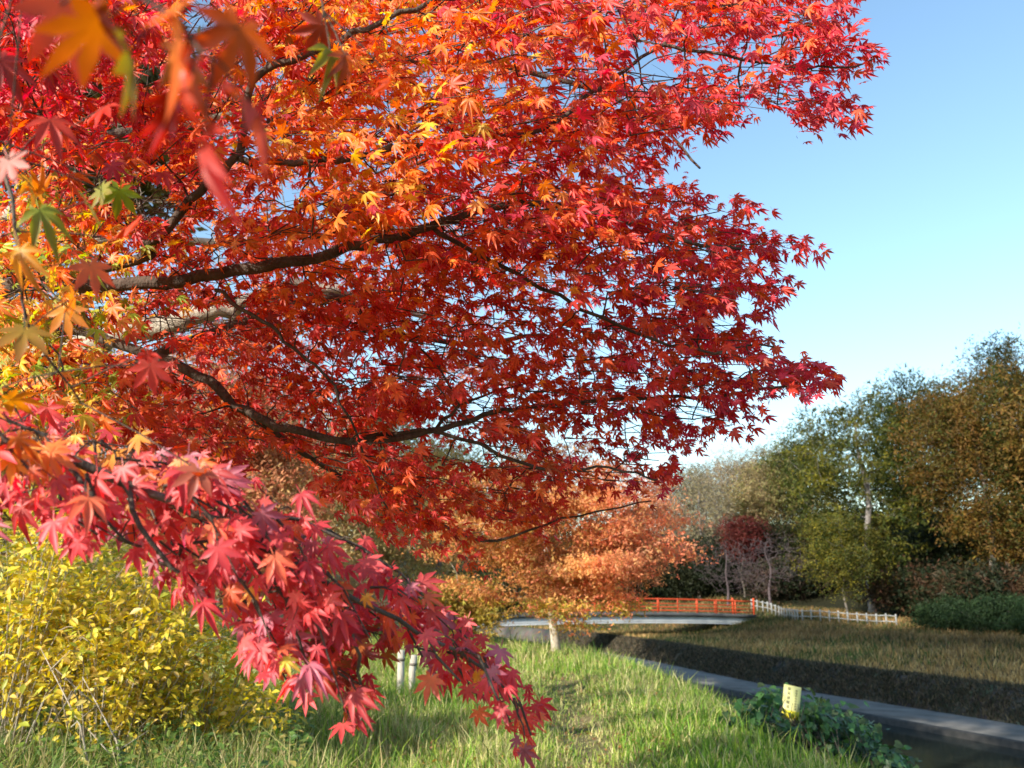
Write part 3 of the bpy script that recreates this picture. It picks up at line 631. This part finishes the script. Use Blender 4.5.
tree_at('broad_shrub', (-9.5,20), 3.0, ellip(2.6,1.3,.0,.95,.2), 110, 80, .09, [(.46,.40,.12),(.5,.30,.16),(.3,.33,.1)],[2,2,1], 39, 'mixed tan and green shrub behind the yellow shrub row', None, M_greybark, .05, (0,0), .05, .25, twig_r=.005)
tree_at('broad_shrub', (-1.6,26.0), 2.3, ellip(1.6,1.2,.0,.95,.2), 70, 70, .09, [(.5,.38,.07),(.38,.34,.08),(.45,.25,.08)],[3,2,1], 36, 'yellow brown shrub on the bank left of the orange maple trunk', None, M_greybark, .04, (0,0), .05, .22, twig_r=.005)
tree_at('broad_shrub', (-5.6,26.5), 2.6, ellip(2.0,1.3,.0,.95,.2), 80, 70, .09, [(.40,.36,.12),(.5,.36,.2),(.45,.25,.14)],[2,3,1], 37, 'dull tan shrub behind the white stakes', None, M_greybark, .04, (0,0), .05, .25, twig_r=.005)
tree_at('broad_shrub', (-1.5,36), 2.8, ellip(2.6,1.6,.0,.95,.2), 90, 70, .14, [(.04,.06,.02),(.07,.08,.02)],[2,1], 38, 'dark green shrub under the left end of the bridge', None, M_tbark, .05, (0,0), .05, .3, twig_r=.006)

# wooded far side
def R_(u, v, Y): q = at(u,v,Y); return (q[0], q[1])
G1=(.040,.060,.011); G2=(.068,.082,.014); G3=(.12,.105,.016); DG=(.014,.024,.009); GO=(.20,.11,.022); GB=(.13,.078,.022); YG=(.23,.20,.02)
def T(u, Y, topv, **k):
    x,y = R_(u, 600, Y); z = float(H(x,y)); h = at(u, topv, Y)[2]-z; return (x,y), h
def forest(name, u, Y, topv, rx, cols, w, seed, label, ncl=200, lp=45, ls=.34, z0=.12, group='trees on the far hillside', sp_=.95, tr=.3, shell=.35, bark=M_tbark, fork=.2, dx=0):
    lp = int(lp*1.5); ls *= .8
    b, h = T(u,Y,topv); return tree_at(name, b, h, ellip(rx,rx*.9,z0,1.0,shell,dx), ncl, lp, ls, cols, w, seed, label, group, bark, tr, (0,0), fork, sp_)
forest('broadleaf_tree', 872, 72, 378, 6.2, [G1,G2,G3,YG], [4,4,2,1.2], 51, 'tall olive green tree with a visible trunk, behind the white fence', 170, 40, .32, .12, sp_=.65, shell=.3, bark=M_greybark, tr=.42)
forest('broadleaf_tree', 996, 66, 352, 6.0, [GO,GB,G2,G3], [4,3,2,1], 52, 'golden brown tree at the picture edge above the dark hedge', 230, 52, .30, .10, sp_=.8)
forest('broadleaf_tree', 938, 84, 372, 6.0, [DG,G1,G2], [3,3,1.5], 53, 'dark green tree between the olive tree and the golden tree', 240, 42, .38)
forest('broadleaf_tree', 1030, 84, 330, 6.5, [DG,G1,GB], [3,2,1.5], 54, 'highest dark tree rising behind the golden tree', 220, 42, .38)
forest('broadleaf_tree', 1090, 60, 330, 6.0, [G1,GB,GO], [3,2,1.5], 55, 'brown green tree just outside the picture edge', 200, 40, .34)
forest('broadleaf_tree', 846, 68, 508, 3.6, [YG,G3,G2,G1], [2,3,3,3], 56, 'low yellow green tree at the foot of the tall olive tree', 70, 50, .26, .12, sp_=.75, tr=.1, shell=0)
forest('broadleaf_tree', 770, 100, 455, 4.6, [(.36,.33,.13),(.30,.24,.12),G2], [3,3,1], 57, 'pale yellowish thinning tree behind the bare trees', 170, 26, .34, .3, bark=M_greybark)
forest('broadleaf_tree', 818, 96, 420, 5.0, [G2,(.30,.28,.10),G1], [3,2,2], 58, 'thin green tree peeping out left of the tall olive tree', 170, 30, .36, .3, bark=M_greybark)
forest('broadleaf_tree', 745, 88, 512, 2.4, [(.10,.018,.015),(.15,.04,.025)], [3,1], 59, 'small dark red tree above the end of the bridge', 60, 34, .30, .4, sp_=.6, tr=.1)
forest('broadleaf_tree', 700, 92, 535, 5.0, [DG,(.04,.05,.02)], [3,1], 60, 'dark evergreen tree behind the red railing', 170, 44, .36, .0, fork=.05)
forest('broadleaf_tree', 640, 98, 520, 6.0, [DG,(.05,.06,.02)], [3,1], 61, 'dark evergreen tree hidden mostly by the orange maple', 150, 40, .40, .0, fork=.05)
forest('broadleaf_tree', 560, 105, 500, 7.0, [G2,GB,DG], [3,2,1], 62, 'brown green tree beyond the bridge, behind the orange maple', 150, 36, .45, .0, fork=.05)
forest('broadleaf_tree', 460, 110, 490, 8.0, [G2,GB,DG], [3,2,1], 63, 'brown green tree beyond the left end of the bridge', 150, 36, .45, .0, fork=.05)
forest('broadleaf_tree', 930, 70, 560, 4.6, [DG,(.05,.05,.02),(.12,.05,.03)], [3,1,1], 64, 'dark low tree in the shade between the trunks', 110, 46, .32, .0, fork=.05)
forest('broadleaf_tree', 860, 90, 500, 7.5, [DG,G1,GB], [3,1,1], 65, 'dark thicket tree behind the tall olive tree', 200, 44, .40, .0, fork=.05)
forest('broadleaf_tree', 790, 84, 560, 4.5, [DG,(.10,.06,.05),G1], [3,2,1], 66, 'dark undergrowth tree behind the curve of the white fence', 120, 44, .34, .0, fork=.05)
for i,(u,Y,tv,rx,lab) in enumerate(((955,78,520,6,'dark thicket between the golden tree and the olive tree'),(1010,74,500,6,'dark thicket behind the golden tree trunk'),(1065,70,500,6,'dark thicket beyond the picture edge'),(1000,62,570,3.6,'dark red brown undergrowth behind the bamboo grass'),(965,66,580,3,'low dark shrubby growth behind the bamboo grass'))):
    forest('broadleaf_tree', u, Y, tv, rx, [DG,(.04,.05,.02),(.12,.06,.03) if i>2 else G1], [3,2,1.2], 120+i, lab, 150, 44, .36, .0, fork=.03)
# bare trees
M_purp = noisy('purple_bark',[(.3,(.055,.04,.045)),(.7,(.12,.09,.09))],5,6,.9,.6,20)
def bare(u, Y, topv, rx, seed, label, z0=.25, bark=M_greybark, ncl=420, lv=0, cols=None):
    b, h = T(u,Y,topv); return tree_at('bare_tree', b, h, ellip(rx,rx,z0,1,.25), ncl, lv, .2, cols or [GB], [1]*len(cols or [1]), seed, label, 'bare trees near the bridge', bark, .16, (0,0), .12, .5, twig_r=.014, steps=5, rmax=.07)
forest('thin_tree', 690, 112, 462, 5.5, [(.20,.17,.12),(.15,.13,.09)], [1,1], 160, 'grey brown thinning tree furthest behind the bridge railing', 200, 26, .36, .1, bark=M_greybark, group='grey brown thinning trees behind the bridge')
forest('thin_tree', 735, 118, 447, 5.8, [(.24,.20,.13),(.15,.13,.09)], [1,1], 161, 'grey brown thinning tree above the small dark red tree', 200, 26, .36, .1, bark=M_greybark, group='grey brown thinning trees behind the bridge')
forest('thin_tree', 782, 120, 440, 6, [(.24,.20,.13),(.17,.16,.08)], [1,1], 162, 'grey brown thinning tree left of the thin green tree', 200, 26, .36, .1, bark=M_greybark, group='grey brown thinning trees behind the bridge')
forest('broadleaf_tree', 735, 98, 545, 5.5, [DG,(.05,.045,.025)], [2,1], 163, 'dark understorey tree behind the low bare trees', 150, 40, .36, .0, fork=.05)
forest('broadleaf_tree', 790, 92, 520, 5.0, [DG,(.07,.045,.03),G1], [2,1,1], 164, 'dark understorey tree right of the small dark red tree', 150, 40, .36, .0, fork=.05)
bare(705, 96, 455, 4.6, 71, 'bare grey tree rising above the bridge railing', ncl=520, lv=6, cols=[(.3,.24,.14)])
bare(740, 104, 440, 5.2, 72, 'tallest bare tree, twigs against the sky right of the bridge', ncl=560, lv=6, cols=[(.34,.28,.16)])
bare(770, 80, 525, 4.4, 73, 'low spreading purplish bare tree behind the white fence start', .12, bark=M_purp, ncl=700)
bare(728, 84, 535, 3.6, 74, 'low bare tree beside the bridge end', .1, bark=M_purp, ncl=520)
bare(800, 108, 440, 4.6, 75, 'pale bare tree between the bridge trees and the olive tree', ncl=440, lv=5, cols=[(.36,.3,.16)])
# dark hedge of bamboo grass
for i,(u,Y,rx) in enumerate(((948,58,2.7),(1000,54,3.2),(1055,51,3.4))):
    x,y = R_(u,620,Y)
    tree_at('bamboo_shrub', (x,y), 2.6 if i else 2.4, ellip(rx,1.8,0,.95,.1), 150, 70, .26, [(.025,.05,.018),(.04,.07,.02)], [2,1], 80+i, ('dark green bamboo grass clump right of the fence end','dark green bamboo grass clump under the golden tree','dark green bamboo grass clump cut by the picture edge')[i], 'bamboo grass clumps', M_tbark, .03, (0,0), .02, .35, tmpl=oval_template(.1), twig_r=.006)
# mostly unseen tall trees at left, crowns shaped to shade river and far bank
rs0 = random.Random(5); k = 0
for xx, yy, hh in ((-15,-8,27),(-16,-1.5,29),(-15.5,5,30),(-16.5,11.5,29),(-17,18,25),(-17.5,25,26),(-17,33,25),(-22,1,29),(-22,9,29),(-23,17,30),(-23,25,30)):
    k += 1
    tree_at('shade_tree', (xx+rs0.uniform(-1,1), yy+rs0.uniform(-1,1)), hh, ellip(4.6,4.4,.60,1,.2), 170, 30, .5, [G2,(.30,.24,.08),G3], [2,2,1], 90+k, ['tall tree with a high crown far left behind the maples','tall high crowned tree of the back row at far left'][k>7], 'tall trees standing back on the left' if k <= 7 else 'back row of tall trees at far left', M_tbark, .3, (0,0), .58, 1.0)

# ------------------------------------------------------------------ yellow shrub and weeds, near left
rs = np.random.RandomState(77)
def shrub(x, y, h, r, n_stem, nl, ls, cols, w, seed, label, group=None, top=.95):
    rs = np.random.RandomState(seed); z = float(H(x,y)); t = empty('yellow_shrub', (x,y,z), label, 'shrub', group)
    st = []; P = []; Tt = []
    for k in range(n_stem):
        a = rs.uniform(0,6.28); q = rs.rand()**.5*rs.uniform(.6,1.35)*(1+.25*math.sin(a*3+seed)); hh = h*rs.uniform(.45,1)**.7*top
        b0 = np.array((x+.25*r*math.cos(a)*q, y+.25*r*math.sin(a)*q, z-.05))
        tip = np.array((x+r*q*math.cos(a)*1.0, y+r*q*math.sin(a), z+hh*max(.35,1-.35*q*q)))
        tt_ = np.linspace(0,1,7)[:,None]; pts = b0+(tip-b0)*tt_+np.array((0,0,1))*np.sin(tt_*np.pi)*.18*h*q + rs.normal(0,.015,(7,3))
        st.append((pts, np.linspace(.007,.0015,7)))
        for j in range(int(nl*rs.uniform(.3,1.5))):
            f = rs.uniform(.15,1)**.8; i = min(int(f*6),5); p = pts[i]+(pts[i+1]-pts[i])*(f*6-i)
            off = rs.normal(0,.07,3)*(1+1.2*(rs.rand()<.2)); P.append(p+off); Tt.append(unit(off+(0,0,-.01)))
    P = np.array(P); Tt = np.array(Tt); n_ = len(P)
    tubes_obj(st,'stems',M_pale,t,4)
    cc = mixcol(rs,n_,cols,w,.18); hz = ((P[:,2]-z)/h)[:,None]
    leaves_obj('leaves',P,rs.normal(0,.6,(n_,3))+(0,-.1,.8),Tt,rs.uniform(.4,1.3,n_)*ls,cc,oval_template(.21),M_bushleaf,t)
    return t
YC = [(.80,.60,.07),(.66,.54,.06),(.38,.40,.05),(.78,.56,.17)]; YW = [4,3,2,1.5]
for i,(u,Y,h,r,ns,lab) in enumerate(((10,7.4,2.75,1.2,80,'tall yellow green leafy shrub cut by the left picture edge'),(115,7.6,2.2,.95,80,'yellow leafy shrub with pale twigs under the coral red spray'),(200,8.0,1.35,.75,55,'low bright yellow shrub at the right end of the shrub row'),(45,9.4,3.1,1.3,80,'darker olive yellow shrub behind the two tall ones'))):
    x,y = R_(u,650,Y); shrub(x,y,h,r,ns,72,.088 if i<3 else .09,YC if i<3 else [(.34,.34,.06),(.46,.42,.07)],YW if i<3 else [1,1],200+i,lab,'yellow shrubs at lower left')
# bare pale twigs standing out of the shrubs
for i,(u,v,Y,L_) in enumerate(((48,660,6.6,.55),(80,640,6.7,.35))):
    b_ = at(u,v,Y); g_ = float(H(b_[0],b_[1])); r2 = random.Random(i); t = empty('dead_stem',(b_[0],b_[1],g_),('leaning pale dead stem in front of the yellow shrub','thinner pale dead stem beside the leaning one','short pale dead stem in front of the low yellow shrub')[i],'dead stem','pale dead stems at the yellow shrubs')
    mb = MB(); base = Vector((b_[0]+.5,b_[1],g_-.05)); tip = Vector((b_[0]-.12*(1-i),b_[1]+.1,g_+.55+L_)); mid = (base+tip)/2+Vector((.08,0,.03)); mb.tube([base,mid,tip],[.010,.007,.003],6)
    for q in range(4):
        f = r2.uniform(.35,.95); a_ = base.lerp(tip,f)+Vector((.05*(1-f),0,0)); mb.tube([a_,a_+Vector((r2.uniform(-.3,.3),r2.uniform(-.2,.2),r2.uniform(.1,.3)))],[.006,.002],4)
    mb.build('stem',M_pale,t,True)
# tall weeds and broad leaved herbs at the shrub feet
n_ = 15000; Y_ = rs.uniform(5.6,10.5,n_); X_ = rs.uniform(-.68,-.18,n_)*Y_; kp = bumps(X_,Y_,2.2)+.5*rs.rand(n_) > -.1; X_=X_[kp]; Y_=Y_[kp]; n_=len(X_); P = np.stack((X_,Y_,H(X_,Y_)),1)
blades('tall_weeds',P,(.18+.50*rs.rand(n_)**1.5)*(1-.3*sstep(-.3,-.18,X_/Y_)),.008+.008*rs.rand(n_),mixcol(rs,n_,[(.14,.22,.045),(.46,.38,.18),(.28,.32,.08),(.07,.14,.03)],[2,2,2,1.5]),rs,.35,label='tall weeds and dry stalks at the feet of the yellow shrubs',cat='weeds')
n_ = 16000; Y_ = rs.uniform(5.6,10.5,n_); X_ = rs.uniform(-.66,-.22,n_)*Y_; kp = bumps(X_+4,Y_,2.6)+.6*rs.rand(n_) > .1; X_=X_[kp]; Y_=Y_[kp]; n_=len(X_); P = np.stack((X_,Y_,H(X_,Y_)+.04+.42*rs.rand(n_)**2),1)
tag(leaves_obj('ground_herbs',P,unit(rs.normal(0,.45,(n_,3))+(0,-.2,1)),rs.normal(0,1,(n_,3)),rs.uniform(.04,.11,n_),mixcol(rs,n_,[(.14,.24,.05),(.24,.32,.08),(.42,.36,.1),(.08,.16,.04)],[3,2,1,1.5]),oval_template(.22),M_bushleaf),'low broad leaved herbs in the grass at lower left','herbs',kind='stuff')

# ------------------------------------------------------------------ dark broad leaved creeper bush at the sign
rs = np.random.RandomState(301)
cx, cy = 4.6, 11.6; cz = float(H(cx,cy))
t = empty('creeper_bush',(cx,cy,cz),'dark green broad leaved bush around the yellow sign at the water side','shrub')
P = []; st = []
for k in range(380):
    u = rs.uniform(742,905); v0 = np.interp(u,[742,760,790,830,860,885,905],[722,700,698,712,728,752,775])
    Y = rs.uniform(10.6,13.4); x = R_(u,740,Y)[0]; g = float(H(x,Y)); zt = at(u, v0, Y)[2]; zt = max(min(zt, g+1.3), g+.2)
    q = np.array((x+rs.normal(0,.05),Y,g+(zt-g)*rs.uniform(.35,1)))
    b0 = np.array((x+rs.normal(0,.25),Y+rs.normal(0,.2),0)); b0[2] = float(H(b0[0],b0[1]))-.03
    st.append((np.array([b0,(b0+q)/2+rs.normal(0,.04,3),q]),np.array([.007,.005,.003])))
    for j in range(13): P.append(q+rs.normal(0,.11,3)*(1,1,.8))
P = np.array(P); U,V_,_ = proj(P)
keep = ~((np.abs(U-791)<13)&(V_<726)&(P[:,1]<12.4)); P = P[keep]; n_ = len(P)
tubes_obj(st,'stems',M_tbark,t,4)
leaves_obj('leaves',P,rs.normal(0,.45,(n_,3))+(0.1,-.45,.75),rs.normal(0,.6,(n_,3))+(0,-.2,-.5),rs.uniform(.05,.115,n_),mixcol(rs,n_,[(.03,.085,.022),(.06,.14,.035),(.045,.075,.022)],[3,2,2],.25),heart_template(),M_ivy,t)

# ------------------------------------------------------------------ yellow sign
sc_ = at(791,704,12.1)
M_sign = noisy('sign_yellow',[(.3,(.74,.68,.24)),(.7,(.82,.78,.36))],6,3,.5,.05)
M_ink = noisy('sign_ink',[(.3,(.02,.02,.02)),(.7,(.05,.05,.045))],10,3,.6,.05)
M_wood = noisy('stake_wood',[(.3,(.36,.32,.26)),(.7,(.60,.56,.48))],6,8,.85,.6,30,.2,(1,1,.2))
M_red2 = noisy('sign_band',[(.3,(.85,.70,.03)),(.7,(.9,.76,.05))],6,3,.5,.05)
gz = float(H(sc_[0],sc_[1]+.03))
t = empty('warning_sign',(sc_[0],sc_[1],gz),'small tilted yellow sign board with black vertical writing in the dark bush','sign')
R = Matrix.Rotation(math.radians(12),3,'Y') @ Matrix.Rotation(math.radians(-6),3,'X')
def sb(name, parts, mat, par=t):
    mb = MB()
    for c,s_ in parts: mb.box(Vector(sc_)+R@Vector(c), s_, R)
    return mb.build(name, mat, par)
bw, bh = .235, .47
board = sb('board',[((0,0,0),(bw,.012,bh))],M_sign)
rr = random.Random(3); ink = []
for col_x, n_ch, ch, top in ((-.045,5,.052,.19),(.055,8,.030,.18)):
    for k in range(n_ch):
        zc = top - k*ch*1.12
        w_ = ch*.8
        for s_ in range(3): ink.append(((col_x+rr.uniform(-.1,.1)*w_, -.0075, zc+(s_-1)*w_*.33),(w_*rr.uniform(.5,1),.002,w_*.13)))
        for s_ in range(2): ink.append(((col_x+(s_-.5)*w_*.55, -.0095, zc+rr.uniform(-.1,.1)*w_),(w_*.13,.002,w_*rr.uniform(.5,.95))))
sb('lettering',ink,M_ink); sb('band',[((0,-.0075,-.135),(bw*.98,.003,.10))],M_red2)
mb = MB(); pb = Vector(sc_)+R@Vector((0,.025,.2)); pe = Vector((sc_[0]-.12,sc_[1]+.03,gz-.2)); mb.tube([pe,pb],.017,8); mb.build('post',M_wood,t)

# ------------------------------------------------------------------ white wooden stakes
for i,(u,vt,lab,tlt) in enumerate(((400,650,'pale round wooden stake in the grass, the brighter front one of the pair',.0),(411,655,'pale round wooden stake in the grass, just right of the brighter one',.03))):
    Y = 13.8+.35*i; b = at(u,697,Y); gz = float(H(b[0],b[1])); topz = at(u,vt,Y)[2]
    t = empty('wooden_stake',(b[0],b[1],gz),lab,'stake','pale stakes in the grass')
    mb = MB(); r_ = .055; mb.tube([(b[0],b[1],gz-.1),(b[0]+tlt*.3,b[1],gz+.35),(b[0]+tlt,b[1],topz-.02),(b[0]+tlt,b[1],topz)],[r_*1.04,r_,r_*.97,r_*.8],14); mb.build('shaft',M_wood,t,True)
    mb = MB(); mb.tube([(b[0]+tlt*.6,b[1],topz-.16),(b[0]+tlt*.65,b[1],topz-.12)],r_*1.12,14); mb.build('tie',M_tbark,t)

# ------------------------------------------------------------------ bridge
M_redp = noisy('red_paint',[(.3,(.50,.06,.02)),(.7,(.66,.09,.03))],2,5,.5,.1)
M_gird = noisy('girder_paint',[(.3,(.45,.46,.47)),(.55,(.62,.62,.61)),(.8,(.72,.72,.70))],.7,6,.6,.1)
M_deck = noisy('deck_edge',[(.3,(.07,.07,.07)),(.7,(.13,.125,.12))],2,5,.85,.2)
A = Vector(at(398,618,63)); B = Vector(at(745,614,75)); A.z = B.z+.05
t = empty('foot_bridge',((A.x+B.x)/2,(A.y+B.y)/2,B.z-.3),'arched footbridge with red railings and a pale girder over the river','bridge')
dirb = (B-A); Lb = dirb.length; dirb.normalize(); nb = Vector((dirb.y,-dirb.x,0)).normalized()   # towards the viewer
def bp(s_, off, dz): q = A+(B-A)*s_; return Vector((q.x+nb.x*off, q.y+nb.y*off, q.z + dz + .30*(1-(2*s_-1)**2)))
NS = 24; wd = 1.5
def sweep(name, o0, o1, z0, z1, mat, par=t, s0=0, s1=1):
    mb = MB(); vs = []
    for k in range(NS+1):
        s_ = s0+(s1-s0)*k/NS
        vs += [bp(s_,o0,z0),bp(s_,o1,z0),bp(s_,o1,z1),bp(s_,o0,z1)]
    fs = [(4*k+j,4*k+(j+1)%4,4*k+4+(j+1)%4,4*k+4+j) for k in range(NS) for j in range(4)]+[(3,2,1,0),(4*NS,4*NS+1,4*NS+2,4*NS+3)]
    mb.add(vs,fs); return mb.build(name,mat,par)
sweep('deck',-wd,wd,-.30,-.02,M_deck)
for s_ in (-1,1):
    g = sweep('girder',s_*(wd-.28)-.06,s_*(wd-.28)+.06,-.80,-.302,M_gird); sweep('flange',s_*(wd-.28)-.18,s_*(wd-.28)+.18,-.85,-.802,M_gird)
for s_ in (-1,1):
    o_ = s_*(wd-.1)
    for kz,(za,zb) in enumerate(((.10,.17),(.36,.43),(.63,.70),(.96,1.08))): sweep('rail',o_-.03,o_+.03,za,zb,M_redp,t,.005,.995)
    npost = 17
    for k in range(npost):
        f = .005+.99*k/(npost-1); q = bp(f,o_,.5); mb = MB(); tall = k in (0,npost-1) or k%8==0
        ang = math.atan2(dirb.y,dirb.x); Rz = Matrix.Rotation(ang,3,'Z')
        mb.box(q+Vector((0,0,.04+(.1 if tall else 0))),(.13 if tall else .085,.13 if tall else .085,1.12+(.22 if tall else 0)),Rz,.015); mb.build('post',M_redp,t)
for f in (0,1):
    q = bp(f,0,0); mb = MB(); ang = math.atan2(dirb.y,dirb.x); mb.box(q+Vector((0,0,-1.55))+dirb*(.4 if f else -.4),(1.6,3.4,2.2),Matrix.Rotation(ang,3,'Z'),.03); mb.build('abutment',M_conc,t)
q = bp(.965,0,0); mb = MB(); mb.box(q+Vector((0,0,-1.9)),(.5,2.6,1.68),Matrix.Rotation(math.atan2(dirb.y,dirb.x),3,'Z'),.03); mb.build('pier',M_conc,t)

# ------------------------------------------------------------------ white fence
M_white = noisy('white_paint',[(.3,(.24,.24,.23)),(.7,(.36,.36,.34))],2,4,.55,.05)
path = [(752,611,76.5),(766,612,75),(778,615,73),(790,620,70),(800,624.5,67.5),(832,626,66),(864,627,64.5),(897,628.5,63)]
pts = [at(*q) for q in path]
seg = np.concatenate(([0],np.cumsum([np.linalg.norm(pts[i+1]-pts[i]) for i in range(len(pts)-1)])))
nf = 25; ss = np.linspace(0,seg[-1],nf); FP = np.stack([np.interp(ss,seg,[p[k] for p in pts]) for k in range(3)],1)
FP[:,2] = H(FP[:,0],FP[:,1])
t = empty('white_fence',tuple(FP[nf//2]),'white post and rail fence curving from the bridge end along the far bank','fence')
for q in FP:
    mb = MB(); mb.box((q[0],q[1],q[2]+.42),(.10,.10,.98),None,.015); mb.build('post',M_white,t)
for hz in (.38,.78):
    mb = MB()
    for i in range(nf-1): a_ = Vector(FP[i])+Vector((0,-.085,hz)); b_ = Vector(FP[i+1])+Vector((0,-.085,hz)); bar(mb,a_,b_,.035,.055)
    mb.build('rail',M_white,t)
print('done')
